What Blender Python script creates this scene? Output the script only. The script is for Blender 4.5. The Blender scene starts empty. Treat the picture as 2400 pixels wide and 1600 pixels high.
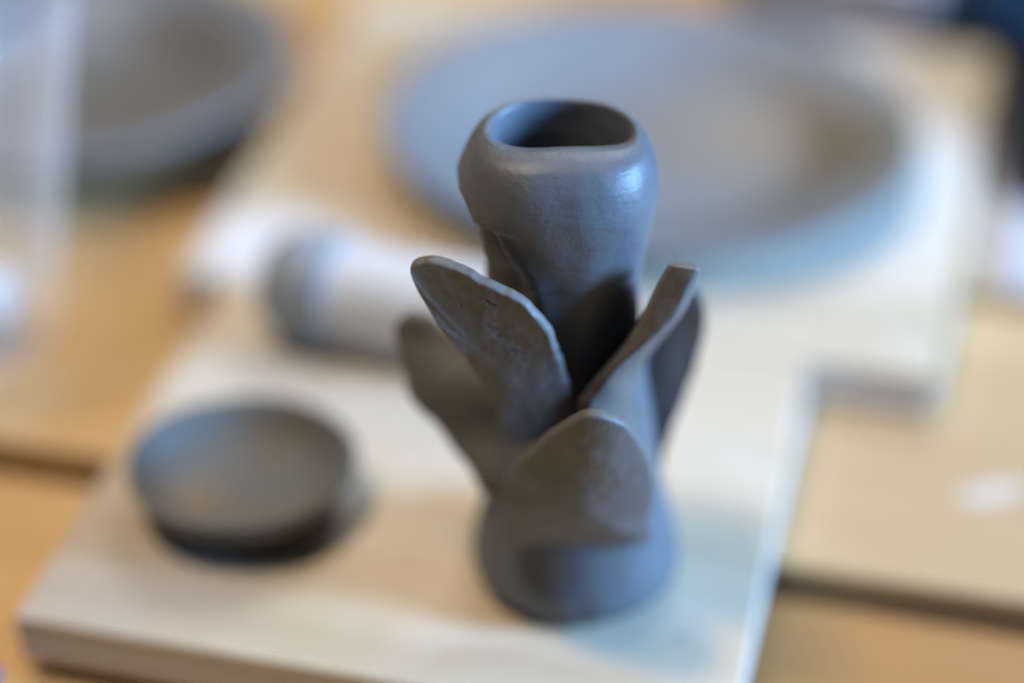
import bpy, bmesh, math, random
from mathutils import Vector, noise
from math import radians as R, sin, cos, pi

random.seed(7)
S = 0.01                     # the scene is laid out in centimetres, built in metres
scene = bpy.context.scene
col = scene.collection

# ------------------------------------------------------------------ camera
cam = bpy.data.cameras.new('camera')
cam.sensor_width = 36.0
cam.lens = 70.5
cam.clip_start = 0.01
cam.clip_end = 50.0
camo = bpy.data.objects.new('camera', cam)
col.objects.link(camo)
camo.location = (-1.52 * S, -35.255 * S, 31.51 * S)
camo.rotation_euler = (R(90 - 35.5), 0, 0)
cam.dof.use_dof = True
cam.dof.focus_distance = 39.3 * S
cam.dof.aperture_fstop = 2.25
scene.camera = camo

# ------------------------------------------------------------------ world, lamps, exposure
w = bpy.data.worlds.new('World')
scene.world = w
w.use_nodes = True
bg = w.node_tree.nodes['Background']
bg.inputs[0].default_value = (0.72, 0.85, 1.0, 1)
bg.inputs[1].default_value = 0.03


def area(name, loc, target, power, color, sx, sy=None, shape='RECTANGLE'):
    l = bpy.data.lights.new(name, 'AREA')
    l.energy = power
    l.color = color
    l.shape = shape
    l.size = sx
    l.size_y = sy or sx
    o = bpy.data.objects.new(name, l)
    col.objects.link(o)
    o.location = loc
    o.rotation_euler = (Vector(target) - Vector(loc)).to_track_quat('-Z', 'Y').to_euler()
    return o


# warm ceiling lamp, high on the left; broad window behind; cold window light from the right
area('ceiling_lamp_light', (-0.44, -0.02, 1.42), (0, 0.05, 0), 14.0, (1.0, 0.83, 0.62), 0.26, shape='DISK')
area('back_window_light', (0.30, 1.10, 1.22), (0, 0.1, 0), 9.5, (0.92, 0.96, 1.0), 0.75, 0.55)
area('right_window_light', (1.12, -0.17, 0.40), (0, 0.0, 0.06), 51.0, (0.28, 0.56, 1.0), 0.46, 0.34)

scene.view_settings.view_transform = 'Standard'
scene.view_settings.look = 'None'
scene.view_settings.exposure = 0.08
scene.view_settings.gamma = 1.0
scene.view_settings.use_curve_mapping = False
scene.cycles.use_denoising = True
scene.cycles.max_bounces = 10
scene.cycles.volume_bounces = 3
scene.cycles.transparent_max_bounces = 16
scene.cycles.transmission_bounces = 8
scene.cycles.caustics_refractive = True


# ------------------------------------------------------------------ helpers
def tag(o, label=None, cat=None, group=None, kind=None):
    if label: o['label'] = label
    if cat: o['category'] = cat
    if group: o['group'] = group
    if kind: o['kind'] = kind
    return o


def empty(name, loc=(0, 0, 0), rz=0):
    o = bpy.data.objects.new(name, None)
    o.empty_display_size = 0.02
    col.objects.link(o)
    o.location = [v * S for v in loc]
    o.rotation_euler = (0, 0, rz)
    return o


def mesh_obj(name, verts, faces, m, parent=None, smooth=True, loc=None, rz=0):
    me = bpy.data.meshes.new(name)
    me.from_pydata([[c * S for c in v] for v in verts], [], faces)
    bm = bmesh.new(); bm.from_mesh(me)
    bmesh.ops.recalc_face_normals(bm, faces=bm.faces)
    bm.to_mesh(me); bm.free()
    for p in me.polygons: p.use_smooth = smooth
    me.materials.append(m)
    o = bpy.data.objects.new(name, me)
    col.objects.link(o)
    if parent: o.parent = parent
    if loc is not None: o.location = [c * S for c in loc]
    o.rotation_euler = (0, 0, rz)
    return o


def sstep(a, b, x):
    t = max(0.0, min(1.0, (x - a) / (b - a)))
    return t * t * (3 - 2 * t)


def cr(pts, t):
    """Catmull-Rom through pts (tuples), t in 0..1"""
    n = len(pts) - 1
    f = min(max(t, 0.0), 1.0) * n
    i = min(int(f), n - 1)
    u = f - i
    p0, p1, p2, p3 = pts[max(i - 1, 0)], pts[i], pts[i + 1], pts[min(i + 2, n)]
    return tuple(0.5 * (2 * b + (c - a) * u + (2 * a - 5 * b + 4 * c - d) * u * u + (3 * b - a - 3 * c + d) * u ** 3)
                 for a, b, c, d in zip(p0, p1, p2, p3))


def n3(x, y, z, f=1.0, seed=0.0):
    return noise.noise(Vector((x * f + seed, y * f - seed * 1.7, z * f + seed * .6)))


def bevel_box(name, x0, x1, y0, y1, z0, z1, m, parent, bev=0.05, seg=2):
    bm = bmesh.new()
    bmesh.ops.create_cube(bm, size=1)
    for v in bm.verts:
        v.co = ((x0 if v.co.x < 0 else x1) * S, (y0 if v.co.y < 0 else y1) * S, (z0 if v.co.z < 0 else z1) * S)
    if bev:
        bmesh.ops.bevel(bm, geom=list(bm.edges), offset=bev * S, segments=seg, profile=0.5, affect='EDGES')
    me = bpy.data.meshes.new(name); bm.to_mesh(me); bm.free()
    for p in me.polygons: p.use_smooth = False
    me.materials.append(m)
    o = bpy.data.objects.new(name, me); col.objects.link(o)
    o.parent = parent
    return o


# ------------------------------------------------------------------ materials
class NT:
    def __init__(s, name):
        s.m = bpy.data.materials.new(name); s.m.use_nodes = True
        s.t = s.m.node_tree; s.b = s.t.nodes['Principled BSDF']
        s.tc = s.t.nodes.new('ShaderNodeTexCoord')

    def n(s, typ, **kw):
        nd = s.t.nodes.new('ShaderNode' + typ)
        for k_, v in kw.items():
            if k_ in nd.inputs: nd.inputs[k_].default_value = v
            else: setattr(nd, k_, v)
        return nd

    def l(s, a, b): s.t.links.new(a, b)

    def map(s, scale=(1, 1, 1), rot=(0, 0, 0), loc=(0, 0, 0), src='Object'):
        mp = s.n('Mapping')
        mp.inputs['Scale'].default_value = scale
        mp.inputs['Rotation'].default_value = rot
        mp.inputs['Location'].default_value = loc
        s.l(s.tc.outputs[src], mp.inputs['Vector'])
        return mp.outputs[0]

    def noise(s, vec, scale, detail=4, rough=.5, dist=0):
        nd = s.n('TexNoise', Scale=scale, Detail=detail, Roughness=rough, Distortion=dist)
        s.l(vec, nd.inputs['Vector'])
        return nd.outputs['Fac']

    def ramp(s, fac, stops):
        r = s.n('ValToRGB')
        while len(r.color_ramp.elements) < len(stops): r.color_ramp.elements.new(.5)
        for e, (p, c) in zip(r.color_ramp.elements, stops):
            e.position = p
            e.color = (c, c, c, 1) if isinstance(c, (int, float)) else (*c, 1)
        s.l(fac, r.inputs['Fac'])
        return r.outputs['Color']

    def mix(s, fac, a, b, mode='MIX'):
        x = s.n('Mix', data_type='RGBA', blend_type=mode)
        for sock, v in ((x.inputs['Factor'], fac), (x.inputs['A'], a), (x.inputs['B'], b)):
            pass
        ins = [i for i in x.inputs]
        fa = ins[0]; A = [i for i in ins if i.name == 'A' and i.type == 'RGBA'][0]; B = [i for i in ins if i.name == 'B' and i.type == 'RGBA'][0]
        for sock, v in ((fa, fac), (A, a), (B, b)):
            if isinstance(v, (int, float)): sock.default_value = v
            elif isinstance(v, tuple): sock.default_value = (*v, 1)
            else: s.l(v, sock)
        return [o for o in x.outputs if o.type == 'RGBA'][0]

    def math(s, op, a, b=0.0):
        m_ = s.n('Math', operation=op)
        for i, v in enumerate((a, b)):
            if isinstance(v, (int, float)): m_.inputs[i].default_value = v
            else: s.l(v, m_.inputs[i])
        return m_.outputs[0]

    def bump(s, h, strength, dist, prev=None):
        b = s.n('Bump', Strength=strength, Distance=dist)
        s.l(h, b.inputs['Height'])
        if prev is not None: s.l(prev, b.inputs['Normal'])
        return b.outputs[0]

    def spot(s, x, y, rx, ry, rot=0.0, soft=.5):
        """soft blob mask in object space, centimetres"""
        mp = s.n('Mapping', vector_type='TEXTURE')
        mp.inputs['Location'].default_value = (x * S, y * S, 0)
        mp.inputs['Rotation'].default_value = (0, 0, rot)
        mp.inputs['Scale'].default_value = (rx * S, ry * S, 10)
        ns = s.n('TexNoise', Scale=60.0, Detail=3.0)
        s.l(s.tc.outputs['Object'], ns.inputs['Vector'])
        sb = s.n('VectorMath', operation='SUBTRACT'); s.l(ns.outputs['Color'], sb.inputs[0]); sb.inputs[1].default_value = (.5, .5, .5)
        sc = s.n('VectorMath', operation='SCALE'); s.l(sb.outputs[0], sc.inputs[0]); sc.inputs['Scale'].default_value = .012
        ad = s.n('VectorMath', operation='ADD'); s.l(s.tc.outputs['Object'], ad.inputs[0]); s.l(sc.outputs[0], ad.inputs[1])
        s.l(ad.outputs[0], mp.inputs['Vector'])
        ln = s.n('VectorMath', operation='LENGTH'); s.l(mp.outputs[0], ln.inputs[0])
        mr = s.n('MapRange'); mr.inputs['From Min'].default_value = 1.0; mr.inputs['From Max'].default_value = 1.0 - soft
        s.l(ln.outputs['Value'], mr.inputs['Value'])
        return mr.outputs[0]


def clay(name, base, warm, rough=(.33, .5), bump=1.0, spec=.5, patch=55, tints=()):
    q = NT(name)
    v = q.map()
    big = q.noise(v, patch, 4, .55)
    fine = q.noise(v, 420, 5, .6)
    grit = q.noise(v, 1500, 3, .6)
    c = q.mix(q.ramp(big, [(.3, 0), (.7, 1)]), base, warm)
    c = q.mix(q.ramp(fine, [(.35, 0), (.8, .45)]), c, tuple(x * 1.35 for x in base))
    for (sx, sy, rx, ry, rot, colr, amt) in tints:
        c = q.mix(q.math('MULTIPLY', q.spot(sx, sy, rx, ry, rot, 1.0), amt), c, colr)
    # dark pores
    vo = q.n('TexVoronoi', Scale=330.0); q.l(v, vo.inputs['Vector'])
    pore = q.ramp(vo.outputs['Distance'], [(.0, 1), (.10, 0)])
    msk = q.ramp(q.noise(v, 130, 2), [(.56, 0), (.66, 1)])
    pore = q.math('MULTIPLY', pore, msk)
    c = q.mix(pore, c, tuple(x * .45 for x in base))
    q.l(c, q.b.inputs['Base Color'])
    q.l(q.ramp(q.noise(v, 90, 4), [(.3, rough[0]), (.7, rough[1])]), q.b.inputs['Roughness'])
    q.b.inputs['Specular IOR Level'].default_value = spec
    # smoothing strokes, grit and pores
    st = q.noise(q.map((1, 1, 3.5)), 130, 3, .5, .6)
    b = q.bump(st, .15 * bump, .0012)
    b = q.bump(fine, .22 * bump, .0006, b)
    b = q.bump(grit, .16 * bump, .0002, b)
    b = q.bump(q.math('MULTIPLY', pore, -1.0), .5 * bump, .0003, b)
    q.l(b, q.b.inputs['Normal'])
    return q.m


def wood(name, c1, c2, dust, dust_amt, stretch=(4, 55, 55), rough=.55, marks=()):
    q = NT(name)
    inf = q.n('ObjectInfo')
    off = q.n('VectorMath', operation='SCALE'); off.inputs[0].default_value = (1.3, .7, .2)
    q.l(inf.outputs['Random'], off.inputs['Scale'])
    ad = q.n('VectorMath', operation='ADD'); q.l(q.tc.outputs['Object'], ad.inputs[0]); q.l(off.outputs[0], ad.inputs[1])
    mp = q.n('Mapping'); mp.inputs['Scale'].default_value = stretch; q.l(ad.outputs[0], mp.inputs['Vector'])
    g = q.noise(mp.outputs[0], 1.6, 6, .6, 1.2)
    g2 = q.noise(mp.outputs[0], 9, 4, .6, .4)
    c = q.mix(q.ramp(g, [(.3, 0), (.7, 1)]), c1, c2)
    c = q.mix(q.ramp(g2, [(.35, .28), (.65, 0)]), c, tuple(x * .72 for x in c1))
    d = q.noise(ad.outputs[0], 22, 5, .6, .5)
    dm = q.ramp(d, [(.38, 0), (.68, dust_amt)])
    c = q.mix(dm, c, dust)
    for (sx, sy, rx, ry, rot, colr, amt) in marks:
        sp = q.math('MULTIPLY', q.spot(sx, sy, rx, ry, rot), amt)
        c = q.mix(sp, c, colr)
    c = q.mix(q.ramp(g, [(.42, .12), (.60, 0)]), c, tuple(x * .55 for x in c1))
    q.l(c, q.b.inputs['Base Color'])
    q.l(q.ramp(d, [(.3, rough - .1), (.7, rough + .12)]), q.b.inputs['Roughness'])
    q.b.inputs['Specular IOR Level'].default_value = .22
    q.l(q.bump(g2, .25, .0006), q.b.inputs['Normal'])
    return q.m


def plain(name, color, rough=.5, spec=.5):
    q = NT(name)
    n_ = q.noise(q.map(), 180, 4)
    q.l(q.mix(q.ramp(n_, [(.3, 0), (.7, 1)]), color, tuple(c * .8 for c in color)), q.b.inputs['Base Color'])
    q.b.inputs['Roughness'].default_value = rough
    q.b.inputs['Specular IOR Level'].default_value = spec
    q.l(q.bump(n_, .15, .0005), q.b.inputs['Normal'])
    return q.m


M = {}
M['vase'] = clay('leather_hard_clay', (.092, .106, .126), (.108, .112, .120), rough=(.38, .56))
M['petal'] = clay('bounce_brown_petal_clay', (.116, .104, .096), (.128, .114, .104), rough=(.52, .68))  # browner than the body: warm bounce light put into the petals' clay colour
M['bowl'] = clay('damp_grey_clay', (.115, .132, .142), (.15, .128, .09), rough=(.5, .66), patch=38, tints=[(-1.3, -.4, 1.3, 1.1, .4, (.24, .15, .07), .8)])
M['platter'] = clay('grey_slip_clay', (.150, .168, .190), (.165, .175, .185), rough=(.42, .58), bump=.6, patch=14, tints=[(3.4, .6, 5.2, 4.4, -.3, (.32, .21, .09), .62), (6.6, -1.2, 2.8, 3.4, .2, (.14, .12, .06), .95)])  # warm patch right of centre, darker olive towards the right edge
M['plate'] = clay('dark_slip_clay', (.165, .175, .195), (.17, .17, .175), rough=(.36, .5), bump=.6, patch=16, tints=[(0, 0, 5.2, 5.2, 0, (.13, .115, .075), .85)])  # olive tint across the well
M['capclay'] = clay('grey_blue_cap_clay', (.25, .29, .34), (.27, .30, .33), rough=(.5, .65))
M['birch'] = wood('birch_ply_face', (.54, .41, .26), (.66, .54, .39), (.68, .61, .52), .55,  # first mark paints the window-lit whiteness onto the far board's right side
                  marks=[(17.5, 26.0, 7.0, 10.0, 0, (.70, .67, .62), .65), (1.0, 16.2, 3.4, 2.6, .2, (.74, .73, .74), .85), (7.5, 15.0, 5.0, 2.6, 0, (.72, .71, .71), .6), (2.0, 3.2, 5.5, 4.2, .3, (.46, .39, .34), .55), (2.5, 11.5, 3.0, 2.0, .3, (.60, .56, .53), .5), (9.0, 11.0, 3.5, 1.6, -.3, (.50, .40, .29), .4), (15.0, 3.0, .28, .16, .3, (.25, .30, .27), .55), (9.2, 5.2, 1.1, .7, .2, (.50, .46, .40), .35),  # the big grey left patch: clay dust, also painting in the dimmer left side
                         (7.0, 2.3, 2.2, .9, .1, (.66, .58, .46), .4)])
M['ply_light'] = wood('ply_edge_light', (.74, .67, .63), (.76, .70, .66), (.76, .72, .68), .4)
M['ply_dark'] = wood('ply_edge_dark', (.50, .41, .30), (.56, .46, .35), (.62, .54, .45), .3)
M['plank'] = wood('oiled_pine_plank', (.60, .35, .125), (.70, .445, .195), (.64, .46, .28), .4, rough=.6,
                  marks=[(22.0, 3.0, 16.0, 9.0, 0, (.32, .125, .026), .8)])  # more orange wood, its right end painted darker against the strong window light
M['plank_dusty'] = wood('dusty_pine_plank', (.60, .365, .14), (.70, .455, .21), (.64, .48, .31), .4, rough=.6,
                        marks=[(24.0, 12.0, 16.0, 10.0, .1, (.44, .27, .15), .68), (29.0, 17.0, 6.0, 2.0, .1, (.60, .51, .43), .5),  # first mark: broad darkening painted in against the right window's brightness
                               (21.5, 11.4, 1.1, .6, .25, (.70, .65, .61), .55), (27.0, 11.8, .9, .6, .2, (.66, .58, .50), .4)])
M['under'] = plain('dark_underframe_wood', (.10, .065, .035), .7)
M['navy'] = plain('navy_cotton', (.012, .030, .060), .9, .1)
M['paper'] = plain('pale_paper', (.58, .59, .63), .7, .2)
M['brownclay'] = plain('brown_clay_body', (.30, .225, .20), .6, .3)
M['white'] = plain('white_plastic', (.70, .69, .68), .5, .35)
M['blue'] = plain('blue_plastic', (.03, .05, .35), .35)


def glass_mat():
    q = NT('milky_plastic_glass')
    out = q.t.nodes['Material Output']
    tr = q.n('BsdfTransparent'); tr.inputs[0].default_value = (1, 1, 1, 1)
    gs = q.n('BsdfGlossy', Roughness=.10); gs.inputs[0].default_value = (.95, .95, .95, 1)
    m2 = q.n('MixShader'); m2.inputs[0].default_value = .05; q.l(tr.outputs[0], m2.inputs[1]); q.l(gs.outputs[0], m2.inputs[2])
    q.l(m2.outputs[0], out.inputs['Surface'])
    vs = q.n('VolumeScatter', Density=55.0); vs.inputs['Color'].default_value = (.96, .96, .97, 1)
    q.l(vs.outputs[0], out.inputs['Volume'])
    return q.m


M['glass'] = glass_mat()

# ------------------------------------------------------------------ tabletop (the setting)
YAW = R(-13.5)
FLX, FLY = -12.85, -1.8            # front left corner of the near board
TZ = -1.4                          # table surface, board tops are at z = 0
tt = empty('tabletop', (FLX, FLY, TZ), YAW)
tag(tt, kind='structure')
GAP = [-32.0, -19.1, -6.0, 7.1, 20.2, 33.3, 46.0, 59.0]
bevel_box('underframe', -42, 58, -31.5, 58.5, -5.0, -2.4, M['under'], tt, 0)
for i in range(len(GAP) - 1):
    zt = [-.50, -.45, -.52, 0, -.004, -.06, -.03][i]
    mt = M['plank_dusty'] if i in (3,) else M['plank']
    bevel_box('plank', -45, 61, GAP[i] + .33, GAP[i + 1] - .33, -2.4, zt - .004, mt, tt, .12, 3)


# ------------------------------------------------------------------ plywood boards
def board(name, org, x0, x1, y0, y1, th, label, skew=0.0):
    r = empty(name, (org[0], org[1], TZ), YAW)
    tag(r, label, 'board', 'plywood ware boards')
    n = 5
    hs = [.0, .27, .54, .82, 1.10, th]
    for i in range(n):
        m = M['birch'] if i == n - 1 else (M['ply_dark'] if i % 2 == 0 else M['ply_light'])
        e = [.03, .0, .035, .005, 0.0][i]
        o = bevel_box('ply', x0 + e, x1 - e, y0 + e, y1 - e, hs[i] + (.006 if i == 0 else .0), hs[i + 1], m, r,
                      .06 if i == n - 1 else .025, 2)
        if skew:
            for v in o.data.vertices:
                if v.co.x > (x0 + x1) / 2 * S:
                    v.co.x += skew * S * (v.co.y / S - y0) / (y1 - y0)
    return r


board('ware_board', (FLX, FLY), 0, 16.4, 0, 14.0, 1.4,
      'light plywood board under the petalled vase and the small bowl')
board('ware_board', (FLX, FLY), -1.5, 19.8, 14.06, 33.2, 1.4,
      'pale square plywood board under the big grey platter', skew=.7)


# ------------------------------------------------------------------ lathe helper
def lathe(name, prof, m, parent=None, n=128, oval=1.0, rot=0.0, wob=0.0, loc=(0, 0, 0), seed=0.0, sub=4, tilt=0.0):
    """prof: list of (r, z) from centre bottom, outside, over the rim to the centre inside"""
    P = []
    m_ = (len(prof) - 1) * sub
    for j in range(m_ + 1):
        P.append(cr(prof, j / m_))
    verts, faces = [], []
    for j, (r, z) in enumerate(P):
        r = max(r, .0005)
        for i in range(n):
            a = 2 * pi * i / n
            k_ = 1 + wob * n3(cos(a), sin(a), z * .15, 1.3, seed)
            x, y = r * k_ * cos(a), r * k_ * oval * sin(a)
            zz = z * (1 + wob * 1.6 * n3(cos(a), sin(a), 3.1, 1.1, seed + 5)) + tilt * x
            verts.append((x * cos(rot) - y * sin(rot), x * sin(rot) + y * cos(rot), zz))
    for j in range(len(P) - 1):
        for i in range(n):
            faces.append((j * n + i, j * n + (i + 1) % n, (j + 1) * n + (i + 1) % n, (j + 1) * n + i))
    faces.append(tuple(range(n))[::-1])
    faces.append(tuple((len(P) - 1) * n + i for i in range(n)))
    return mesh_obj(name, verts, faces, m, parent, True, loc)


# wide-rimmed platter and plate
R_ = 7.9
pl = lathe('platter', [(0, 0.02), (4.8, .02), (5.4, .08), (6.4, .5), (7.4, .95), (8.0, 1.2), (8.2, 1.32), (8.1, 1.45), (7.3, 1.28), (6.4, 1.05),
                       (5.7, .78), (5.0, .52), (4.2, .42), (2.5, .38), (0, .36)], M['platter'], oval=.95, rot=-.3, wob=.03,
           loc=(2.7, 18.8, 0), seed=2)
tag(pl, 'large wide-rimmed grey clay platter lying behind the vase', 'platter')
lp = lathe('plate', [(0, 0.02), (3.2, .02), (3.7, .1), (4.4, .7), (5.8, 1.6), (6.9, 2.2), (7.2, 2.4), (7.1, 2.56), (6.5, 2.45), (5.6, 2.2),
                     (4.9, 1.7), (4.3, 1.1), (3.6, .8), (1.8, .7), (0, .68)], M['plate'], wob=.02,
           loc=(-15.9, 23.8, TZ), seed=8)
tag(lp, 'dark grey clay plate with pale wide rim on the table, behind the glass', 'plate')

# small bowl
bw = lathe('small_bowl', [(0, 0.01), (1.1, .01), (1.5, .05), (1.95, .26), (2.4, .66), (2.68, 1.06), (2.78, 1.28), (2.76, 1.4), (2.62, 1.4),
                          (2.46, 1.2), (2.1, .78), (1.55, .47), (.9, .36), (0, .33)], M['bowl'], oval=.91, wob=.03,
           loc=(-7.98, 2.15, .01), seed=4, n=96)
tag(bw, 'small round grey clay bowl on the near board, left of the vase', 'bowl')

# pale cylinder with a grey rounded end, lying behind the bowl
roller = empty('clay_roller', (-7.25, 9.45, 0), R(-19))
tag(roller, 'pale cylinder with a grey rounded end, lying behind the small bowl', 'roller')


def tube(name, prof, m, parent, r0, n=72, seed=0.0):
    # prof: (radius, along the axis); the axis runs along local x at height r0
    verts, faces = [], []
    P = [cr(prof, j / ((len(prof) - 1) * 5)) for j in range((len(prof) - 1) * 5 + 1)]
    for (r, x) in P:
        r = max(r, .002)
        for i in range(n):
            a = 2 * pi * i / n
            rr = r * (1 + .015 * n3(cos(a), sin(a), x * .4, 1.4, seed))
            verts.append((x, rr * cos(a), max(rr * sin(a) + r0, .012)))
    for j in range(len(P) - 1):
        for i in range(n):
            faces.append((j * n + i, j * n + (i + 1) % n, (j + 1) * n + (i + 1) % n, (j + 1) * n + i))
    faces.append(tuple(range(n))[::-1]); faces.append(tuple((len(P) - 1) * n + i for i in range(n)))
    return mesh_obj(name, verts, faces, m, parent, True)


tube('end_cap', [(0, -.95), (.5, -.92), (1.02, -.78), (1.36, -.45), (1.50, .05), (1.54, .6), (1.52, 1.1), (1.40, 1.28), (0, 1.30)], M['capclay'], roller, 1.54, seed=3)
tube('barrel', [(0, 1.26), (1.2, 1.27), (1.32, 1.3), (1.38, 1.38), (1.38, 2.7), (1.38, 4.5), (1.36, 5.6), (1.26, 5.78), (0, 5.8)], M['white'], roller, 1.54, seed=5)

# glass tumbler, at the left frame edge
gl = lathe('glass_tumbler', [(0, 0.01), (2.3, .01), (2.6, .12), (2.72, .5), (3.15, 3.2), (3.7, 6.3), (4.3, 9.6), (4.5, 10.55), (4.44, 10.66), (4.36, 10.55),
                             (4.17, 9.6), (3.57, 6.3), (3.02, 3.2), (2.57, .8), (2.3, .38), (0, .34)], M['glass'], n=96,
           loc=(-17.1, 11, TZ + .003))
tag(gl, 'clear flared glass tumbler standing on the table at the left', 'glass')

# added white lump standing in for highlights refracted in the tumbler's base
bm = bmesh.new()
bmesh.ops.create_icosphere(bm, subdivisions=5, radius=1)
for v in bm.verts:
    d = v.co.copy()
    k_ = 1 + .22 * noise.noise(d * 1.9) + .12 * abs(noise.noise(d * 4.5)) - .05
    v.co = Vector((d.x * 1.15 * k_, d.y * 1.1 * k_, d.z * 1.05 * k_)) * S
me = bpy.data.meshes.new('highlight_lump'); bm.to_mesh(me); bm.free()
for p_ in me.polygons: p_.use_smooth = True
me.materials.append(M['white'])
ts = bpy.data.objects.new('highlight_lump', me); col.objects.link(ts)
ts.location = (-16.35 * S, 10.7 * S, (TZ + 1.55) * S)
tag(ts, 'added whitish lump standing in for glass highlights inside the clear tumbler at the left edge', 'highlight_lump')

# sheet of pale paper on the table at the right
verts, faces = [], []
for j in range(9):
    for i in range(9):
        x, y = 20.75 + 13 * i / 8, 20.6 + 10.5 * j / 8
        verts.append((x, y, .05 + .06 * (n3(x, y, 0, .25, 3) + .6)))
for j in range(8):
    for i in range(8):
        faces.append((j * 9 + i, j * 9 + i + 1, (j + 1) * 9 + i + 1, (j + 1) * 9 + i))
pp = mesh_obj('paper_sheet', verts, faces, M['paper'], None, True, (FLX, FLY, TZ), YAW)
sm = pp.modifiers.new('s', 'SOLIDIFY'); sm.thickness = .02 * S
tag(pp, 'pale bluish sheet of paper on the table beside the far board', 'paper')

# crumpled navy cloth at the back right
verts, faces = [], []
N = 60
for j in range(N + 1):
    for i in range(N + 1):
        u, v = i / N, j / N
        x, y = 18.0 + 22 * u, 25.5 + 26 * v          # board-aligned centimetres
        e = min(max(sstep(0, .05, u) * sstep(33.8, 34.4, y), sstep(21.0, 21.6, x)), sstep(0, .03, v), sstep(0, .1, 1 - u), sstep(0, .1, 1 - v))
        f = abs(n3(x, y, 0, .22, 1)) * 2.2 + abs(n3(x, y, 0, .5, 4)) * .9 + .8
        verts.append((x + .5 * n3(y, x, 0, .3, 9), y + .5 * n3(x, y, 2, .3, 2), .05 + e * f * 1.6))
for j in range(N):
    for i in range(N):
        q0 = j * (N + 1) + i
        if verts[q0][0] < 21.0 and verts[q0][1] < 33.9: continue      # the far board's corner is free
        faces.append((q0, q0 + 1, q0 + N + 2, q0 + N + 1))
nv = mesh_obj('navy_cloth', verts, faces, M['navy'], None, True, (FLX, FLY, TZ), YAW)
sm = nv.modifiers.new('s', 'SOLIDIFY'); sm.thickness = .12 * S; sm.offset = 1
tag(nv, 'crumpled dark navy cloth lying behind the far board', 'cloth')

# lump of brown clay behind the platter
bm = bmesh.new()
bmesh.ops.create_icosphere(bm, subdivisions=5, radius=1)
for v in bm.verts:
    d = v.co.copy()
    m_ = max(abs(d.x), abs(d.y), abs(d.z))
    d = d.lerp(d / m_, .55)
    k_ = 1 + .10 * noise.noise(d * 1.6) + .03 * noise.noise(d * 5)
    v.co = Vector((d.x * 3.9 * k_, d.y * 2.6 * k_, max(d.z * 1.7 * k_, -1.45) + 1.46)) * S
me = bpy.data.meshes.new('clay_lump'); bm.to_mesh(me); bm.free()
for p in me.polygons: p.use_smooth = True
me.materials.append(M['brownclay'])
cl = bpy.data.objects.new('clay_lump', me); col.objects.link(cl)
cl.location = (10.2 * S, 30.9 * S, TZ * S); cl.rotation_euler = (0, 0, -.2)
tag(cl, 'rough block of brownish clay behind the far board', 'clay')

# blue tool handle poking into the lower left corner
bt = lathe('modelling_tool', [(0, 0), (.22, .02), (.36, .16), (.42, .5), (.40, 2.0), (.34, 4.0), (.30, 6.0), (.16, 6.6), (.10, 8.5), (.06, 10.5), (0, 10.6)], M['blue'], n=32)
bt.rotation_euler = (R(90), 0, R(-38))
bt.location = (-13.30 * S, -2.46 * S, (TZ + .44) * S)
tag(bt, 'blue modelling tool handle on the table at the lower left corner', 'tool')

# ------------------------------------------------------------------ the petalled vase
vase = empty('petalled_vase', (0, 0, 0))
tag(vase, 'dark grey clay vase with five leaf-like petals around its stem', 'vase')

# outer profile: z, cx, cy, rx, ry front, ry back
OUT = [(0.02, 0, 0, 2.02, 2.02, 2.02), (0.12, -.02, 0, 2.22, 2.22, 2.2), (0.45, -.04, 0, 2.42, 2.42, 2.3), (1.0, -.05, 0, 2.38, 2.38, 2.3),
       (1.7, -.05, 0, 2.18, 2.18, 2.1), (2.5, -.06, 0, 1.98, 1.98, 1.95), (3.4, -.08, 0, 1.86, 1.86, 1.8), (4.5, -.15, 0, 1.74, 1.72, 1.7),
       (5.6, -.25, 0, 1.66, 1.62, 1.6), (6.8, -.38, 0, 1.60, 1.55, 1.55), (7.8, -.48, 0, 1.66, 1.54, 1.55), (8.3, -.50, 0, 1.69, 1.58, 1.6),
       (8.7, -.52, 0, 1.73, 1.66, 1.64), (9.15, -.54, 0, 1.80, 1.76, 1.72), (9.65, -.56, 0, 1.88, 1.86, 1.82), (10.15, -.57, 0, 1.96, 1.94, 1.85),
       (10.6, -.57, 0, 1.97, 1.95, 1.82), (11.0, -.56, .0, 1.92, 1.86, 1.78), (11.28, -.55, .02, 1.80, 1.66, 1.70), (11.42, -.54, .05, 1.67, 1.42, 1.60), (11.47, -.53, .09, 1.53, 1.18, 1.48)]
INN = [(11.44, -.52, .16, 1.44, .98, 1.36), (11.3, -.50, .26, 1.36, .80, 1.24), (10.9, -.50, .30, 1.32, .74, 1.18), (10.4, -.5, .25, 1.32, .85, 1.2), (9.2, -.5, .2, 1.2, .95, 1.2),
       (7.5, -.45, .1, 1.1, 1.0, 1.05), (5.5, -.3, 0, .9, .9, .9), (4.6, -.2, 0, .5, .5, .5), (4.5, -.2, 0, .02, .02, .02)]
NA = 224
rings = []
for j in range(171): rings.append((cr(OUT, j / 170), True))
for j in range(61): rings.append((cr(INN, j / 60), False))


def crease(z):
    pts = [(7.0, -108), (8.2, -111), (9.2, -115), (9.7, -124), (10.1, -136), (10.5, -152), (10.8, -168)]
    if z <= pts[0][0]: return pts[0][1]
    for (z0, a0), (z1, a1) in zip(pts, pts[1:]):
        if z <= z1: return a0 + (a1 - a0) * (z - z0) / (z1 - z0)
    return pts[-1][1]


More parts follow.
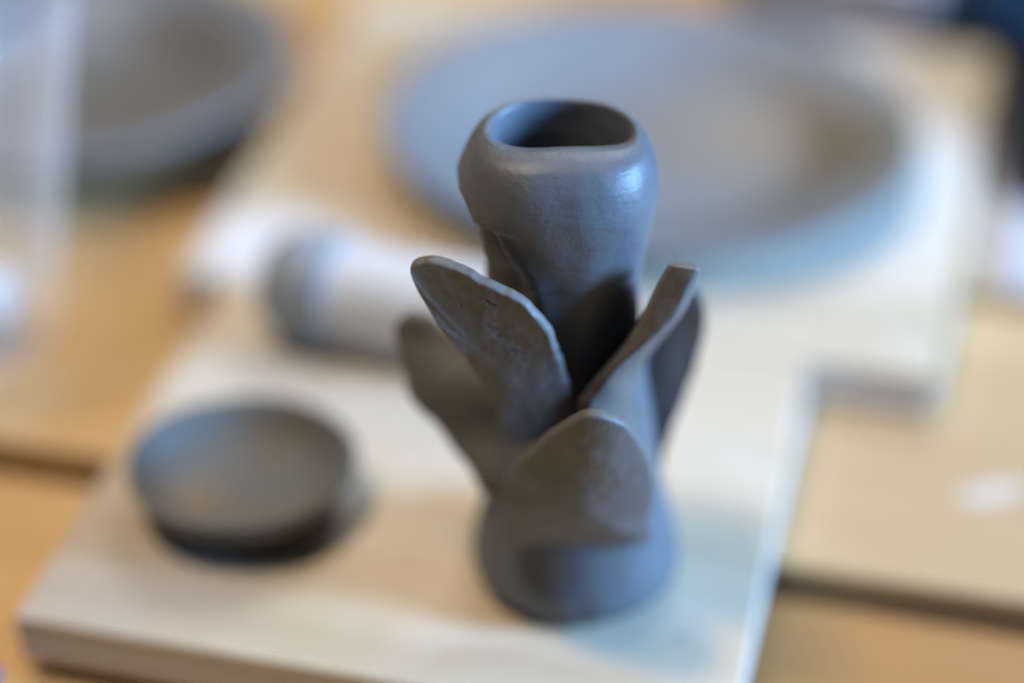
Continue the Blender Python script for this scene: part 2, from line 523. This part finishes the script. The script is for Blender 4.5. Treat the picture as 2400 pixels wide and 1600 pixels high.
verts, faces = [], []
for (z, cx, cy, rx, rf, rb), outer in rings:
    for i in range(NA):
        a = 2 * pi * i / NA
        ca, sa = cos(a), sin(a)
        ry = rf if sa < 0 else rb
        pw = 2 / (2 + (.55 if sa < 0 else .15) * sstep(8.4, 9.8, z))
        x = cx + rx * math.copysign(abs(ca) ** pw, ca)
        y = cy + ry * math.copysign(abs(sa) ** pw, sa)
        if outer:
            deg = math.degrees(a)
            dg = deg - 360 if deg > 90 else deg          # -270 .. 90, front = -90
            k_ = crease(z)
            dep = sstep(k_ + 1, k_ - 10, dg) * (1 - .86 * sstep(k_ - 22, k_ - 60, dg)) * (1 - sstep(-200, -250, dg))
            dep *= sstep(10.62, 10.25, z) * sstep(3.0, 5.5, z) * .58
            # the slab's edge stands a little proud beside the crease
            lip = math.exp(-((dg - k_ - 7) / 8) ** 2) * sstep(10.5, 9.9, z) * sstep(4, 7, z) * .06
            dd = -dep + lip
            # head overhanging the neck: uneven lower border
            zb = 8.73 + .10 * n3(ca, sa, 0, 2.2, 3)
            dd += .045 * sstep(zb - .10, zb + .10, z) * sstep(11.2, 10.3, z)
            dd += .055 * n3(x, y, z, .55, 11) + .022 * n3(x, y, z, 1.7, 5)
            dd -= sstep(.15, .75, -ca) * max(0, rx - 1.68) * sstep(10.28, 10.04, z) * sstep(7.5, 8.4, z)
            dd += .07 * max(0, -ca - .2) * sstep(9.9, 10.2, z) * sstep(11.0, 10.5, z)      # overhang of the head on its left
            if z < .5: dd *= .3
            x += dd * ca; y += dd * sa
            zz = z + (.06 * n3(ca, sa, 0, 1.2, 7) * sstep(10.5, 11.6, z)) + .20 * sstep(10.6, 11.7, z) * max(0, -sa)
        else:
            zz = z + .06 * n3(ca, sa, 0, 1.2, 7) * sstep(10.5, 11.6, z) + .20 * sstep(10.6, 11.7, z) * max(0, -sa)
            x += .05 * n3(x, y, z, .9, 2) * ca; y += .05 * n3(x, y, z, .9, 2) * sa
        verts.append((x, y, zz))
nr = len(rings)
for j in range(nr - 1):
    for i in range(NA):
        faces.append((j * NA + i, j * NA + (i + 1) % NA, (j + 1) * NA + (i + 1) % NA, (j + 1) * NA + i))
faces.append(tuple(range(NA))[::-1])
faces.append(tuple((nr - 1) * NA + i for i in range(NA)))
mesh_obj('body', verts, faces, M['vase'], vase)


def closed_curve(pts, n):
    """closed Catmull-Rom loop, resampled to n evenly spaced points"""
    m_ = len(pts)
    fine = []
    for i in range(m_):
        p0, p1, p2, p3 = (Vector(pts[(i + o_) % m_]) for o_ in (-1, 0, 1, 2))
        for q in range(24):
            u = q / 24
            fine.append(.5 * (2 * p1 + (p2 - p0) * u + (2 * p0 - 5 * p1 + 4 * p2 - p3) * u * u + (3 * p1 - p0 - 3 * p2 + p3) * u ** 3))
    acc = [0.0]
    for i in range(len(fine)): acc.append(acc[-1] + (fine[(i + 1) % len(fine)] - fine[i]).length)
    out, k_ = [], 0
    for q in range(n):
        d = acc[-1] * q / n
        while acc[k_ + 1] < d: k_ += 1
        f = (d - acc[k_]) / max(acc[k_ + 1] - acc[k_], 1e-9)
        out.append(fine[k_].lerp(fine[(k_ + 1) % len(fine)], f))
    return out


def petal(Lc, Rc, bulge, thick, ext, rings=40, segs=160, seed=0.0, cracks=(), rough=1.0):
    ext = Vector(ext).normalized()
    O = closed_curve(list(Lc) + list(Rc)[::-1], segs)
    C = sum(O, Vector()) / segs
    for i in range(segs):
        d_ = (O[i] - C).normalized()
        O[i] = O[i] + d_ * (rough * .05 * n3(O[i].x, O[i].y, O[i].z, 1.6, seed + 12) + rough * .025 * n3(O[i].x, O[i].y, O[i].z, 5.0, seed + 13))
    nn = Vector()
    for i in range(segs): nn += (O[i] - C).cross(O[(i + 1) % segs] - C)
    nn.normalize()
    if nn.y > 0: nn = -nn                       # towards the viewer's side
    rad = [(o_ - C).length for o_ in O]
    def front(i, rho):
        d_ = O[i] - C
        hd = d_.dot(nn)
        p = C + (d_ - nn * hd) * rho + nn * hd * rho * rho
        b = bulge * (1 - rho * rho)
        nz = .05 * n3(p.x, p.y, p.z, .8, seed) + .14 * (rough - 1) * n3(p.x, p.y, p.z, .75, seed + 20) + .02 * n3(p.x, p.y, p.z, 2.3, seed + 3) + .008 * n3(p.x, p.y, p.z, 6.5, seed + 5)
        ck = 0.0
        for (ax, az, bx, bz, dp, wdt) in cracks:
            dx, dz = bx - ax, bz - az
            u = ((p.x - ax) * dx + (p.z - az) * dz) / (dx * dx + dz * dz)
            if -.1 < u < 1.1:
                off = .05 * n3(u * 2.2, ax * 3, az, 1, 4)
                dist = ((p.x - ax) * dz - (p.z - az) * dx) / math.hypot(dx, dz) + off
                ck -= dp * math.exp(-(dist / wdt) ** 2) * sstep(-.1, .25, u) * sstep(1.1, .75, u)
        return p + nn * (b + nz + ck)
    V, F = [], []
    def th(p): return thick * (1 + .18 * n3(p.x, p.y, p.z, 1.2, seed + 6))
    def add_ring(pts):
        V.extend(pts)
        return len(V) - segs
    def strip(a0, b0):
        for i in range(segs): F.append((a0 + i, a0 + (i + 1) % segs, b0 + (i + 1) % segs, b0 + i))
    V.append(front(0, 0.0))
    prev = None
    for r_ in range(1, rings + 1):
        cur = add_ring([front(i, r_ / rings) for i in range(segs)])
        if prev is None:
            for i in range(segs): F.append((0, cur + i, cur + (i + 1) % segs))
        else: strip(prev, cur)
        prev = cur
    edge = [V[prev + i].copy() for i in range(segs)]
    K = 6
    for k2 in range(1, K + 1):                  # rounded, slightly ragged rim
        u = k2 / K
        ring = []
        for i in range(segs):
            o_ = O[i] - C; o_ -= ext * o_.dot(ext); o_.normalize()
            t_ = th(edge[i])
            rag = .9 * n3(edge[i].x, edge[i].y, edge[i].z, 4.5, seed + 9)
            ring.append(edge[i] + ext * t_ * u + o_ * t_ * (.20 + .10 * rag) * sin(pi * u) ** .55)
        cur = add_ring(ring); strip(prev, cur); prev = cur
    hr = max(8, rings // 3)
    for r_ in range(hr - 1, 0, -1):
        rho = r_ / hr
        cur = add_ring([front(i, rho) + ext * thick * (1 + .15 * n3(O[i].x * rho, O[i].y, O[i].z * rho, .9, seed)) for i in range(segs)])
        strip(prev, cur); prev = cur
    V.append(front(0, 0.0) + ext * thick)
    for i in range(segs): F.append((prev + i, prev + (i + 1) % segs, len(V) - 1))
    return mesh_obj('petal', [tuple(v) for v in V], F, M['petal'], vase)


L1R = [(-0.28, -1.6, 5.33), (-0.5, -2.1, 6.91), (-0.72, -2.45, 7.91), (-0.88, -2.55, 8.43), (-1.22, -2.6, 8.95), (-1.68, -2.5, 9.26), (-2.18, -2.4, 9.50), (-2.68, -2.25, 9.68), (-3.14, -2.15, 9.74), (-3.46, -2.1, 9.66)]
L1L = [(-1.62, -1.5, 4.78), (-1.89, -1.9, 6.09), (-2.17, -2.1, 6.89), (-2.54, -2.3, 7.69), (-2.77, -2.35, 8.09), (-2.98, -2.35, 8.44), (-3.18, -2.3, 8.77), (-3.34, -2.25, 9.06), (-3.47, -2.2, 9.35), (-3.53, -2.12, 9.56)]
L2L = [(-1.39, -1.9, 2.23), (-1.67, -2.3, 3.33), (-1.67, -2.6, 4.31), (-1.39, -2.95, 5.28), (-0.95, -3.3, 6.04), (-0.55, -3.6, 6.70), (-0.30, -3.77, 7.04), (0.0, -3.87, 7.25)]
L2R = [(1.25, -1.9, 2.23), (1.41, -2.3, 3.33), (1.43, -2.65, 4.35), (1.34, -2.95, 5.13), (1.12, -3.3, 5.95), (0.86, -3.6, 6.62), (0.63, -3.77, 6.97), (0.34, -3.87, 7.22)]
L4R = [(1.7, 0.1, 2.32), (1.95, 0.35, 3.13), (2.18, 0.6, 3.81), (2.43, 0.8, 4.52), (2.66, 0.95, 5.38), (2.74, 1.0, 6.05), (2.67, 1.0, 6.63), (2.49, 1.0, 7.0)]
L4L = [(0.71, 0.5, 2.63), (0.89, 0.7, 3.73), (1.07, 0.9, 4.44), (1.3, 1.1, 5.15), (1.54, 1.15, 5.71), (1.78, 1.1, 6.33), (2.03, 1.05, 6.77), (2.27, 1.0, 7.04)]
L5R = [(-1.0, -0.6, 4.13), (-1.34, -0.3, 4.87), (-1.77, 0.0, 5.36), (-2.24, 0.3, 5.73), (-2.73, 0.55, 5.84), (-3.21, 0.75, 5.99), (-3.54, 0.85, 6.18), (-3.8, 0.9, 6.29)]
L5L = [(-1.90, -0.8, 2.78), (-2.50, -0.5, 3.32), (-3.04, -0.2, 3.86), (-3.52, 0.15, 4.32), (-3.84, 0.45, 4.80), (-4.02, 0.65, 5.36), (-4.10, 0.8, 5.82), (-4.03, 0.9, 6.10)]
L3 = [[(0.59, -1.6, 4.14), (0.95, -1.9, 4.21), (1.96, -0.4, 2.85), (0.97, 0.0, 3.03)],
      [(-0.19, -1.85, 5.82), (0.19, -2.1, 6.01), (1.56, -0.6, 4.19), (0.64, 0.0, 4.52)],
      [(-0.06, -1.95, 6.49), (0.46, -2.2, 6.81), (1.3, -0.55, 5.06), (0.52, -0.1, 5.19)],
      [(0.35, -2.05, 7.19), (0.75, -2.3, 7.42), (1.25, -0.5, 5.61), (0.65, -0.1, 5.78)],
      [(0.81, -2.1, 7.96), (1.28, -2.35, 8.0), (1.44, -0.5, 6.36), (1.09, -0.1, 6.59)],
      [(1.13, -2.1, 8.74), (1.79, -2.3, 8.53), (2.03, -0.6, 7.43), (1.46, -0.3, 7.53)],
      [(1.33, -2.05, 9.25), (2.08, -2.25, 9.23), (2.27, -0.9, 8.4), (1.63, -0.7, 8.35)],
      [(1.55, -2.0, 9.64), (2.23, -2.15, 9.61), (2.29, -1.4, 9.2), (1.76, -1.3, 9.21)]]

CR = [(-2.10, 9.11, -1.80, 9.02, .035, .022), (-2.00, 8.47, -1.76, 8.38, .038, .02), (-1.86, 8.24, -1.62, 8.21, .032, .02),
      (-1.82, 7.86, -1.26, 7.78, .042, .022), (-2.57, 8.99, -2.50, 8.86, .025, .02), (-2.2, 8.8, -2.10, 8.77, .016, .02), (-1.42, 7.66, -1.26, 7.62, .02, .02)]
petal(L1L, L1R, .20, .27, (.35, .9, .12), rings=130, segs=420, seed=1, cracks=CR)
petal(L2L, L2R, .42, .30, (.08, .97, .05), rings=50, segs=200, seed=2)
petal(L4L, L4R, -.12, .30, (-.25, .95, 0), rings=36, segs=140, seed=3)
petal(L5L, L5R, .12, .32, (.35, .9, .05), rings=40, segs=160, seed=4, rough=3.0)

# the petal seen edge-on: lofted from four-cornered sections
secs = []
NT_ = 80
for i in range(NT_ + 1):
    t = i / NT_
    secs.append([Vector(cr([r_[k2] for r_ in L3], t)) for k2 in range(4)])
V, F = [], []
NS = 40
for i, c4 in enumerate(secs):
    mid = (c4[0] + c4[1] + c4[2] + c4[3]) / 4
    for j in range(NS):
        u = j / NS * 4
        k2 = int(u) % 4; f = u - int(u)
        a, b = c4[k2], c4[(k2 + 1) % 4]
        p = a.lerp(b, f)
        # round the corners
        g = .16 * (abs(2 * f - 1) ** 6)
        p = p.lerp(mid, g)
        p = p + (p - mid).normalized() * (.05 * n3(p.x, p.y, p.z, 1.1, 21) + .018 * n3(p.x, p.y, p.z, 3.4, 22)) if (p - mid).length > .02 else p
        V.append(p)
for i in range(NT_):
    for j in range(NS):
        F.append((i * NS + j, i * NS + (j + 1) % NS, (i + 1) * NS + (j + 1) % NS, (i + 1) * NS + j))
F.append(tuple(range(NS))[::-1])
# rounded tip
tipc = sum((V[NT_ * NS + j] for j in range(NS)), Vector()) / NS
last = NT_ * NS
for rr, up in ((.7, .05), (.35, .08)):
    st = len(V)
    for j in range(NS): V.append(tipc.lerp(V[NT_ * NS + j], rr) + Vector((.05, 0, up)))
    for j in range(NS): F.append((last + j, last + (j + 1) % NS, st + (j + 1) % NS, st + j))
    last = st
F.append(tuple(last + j for j in range(NS)))
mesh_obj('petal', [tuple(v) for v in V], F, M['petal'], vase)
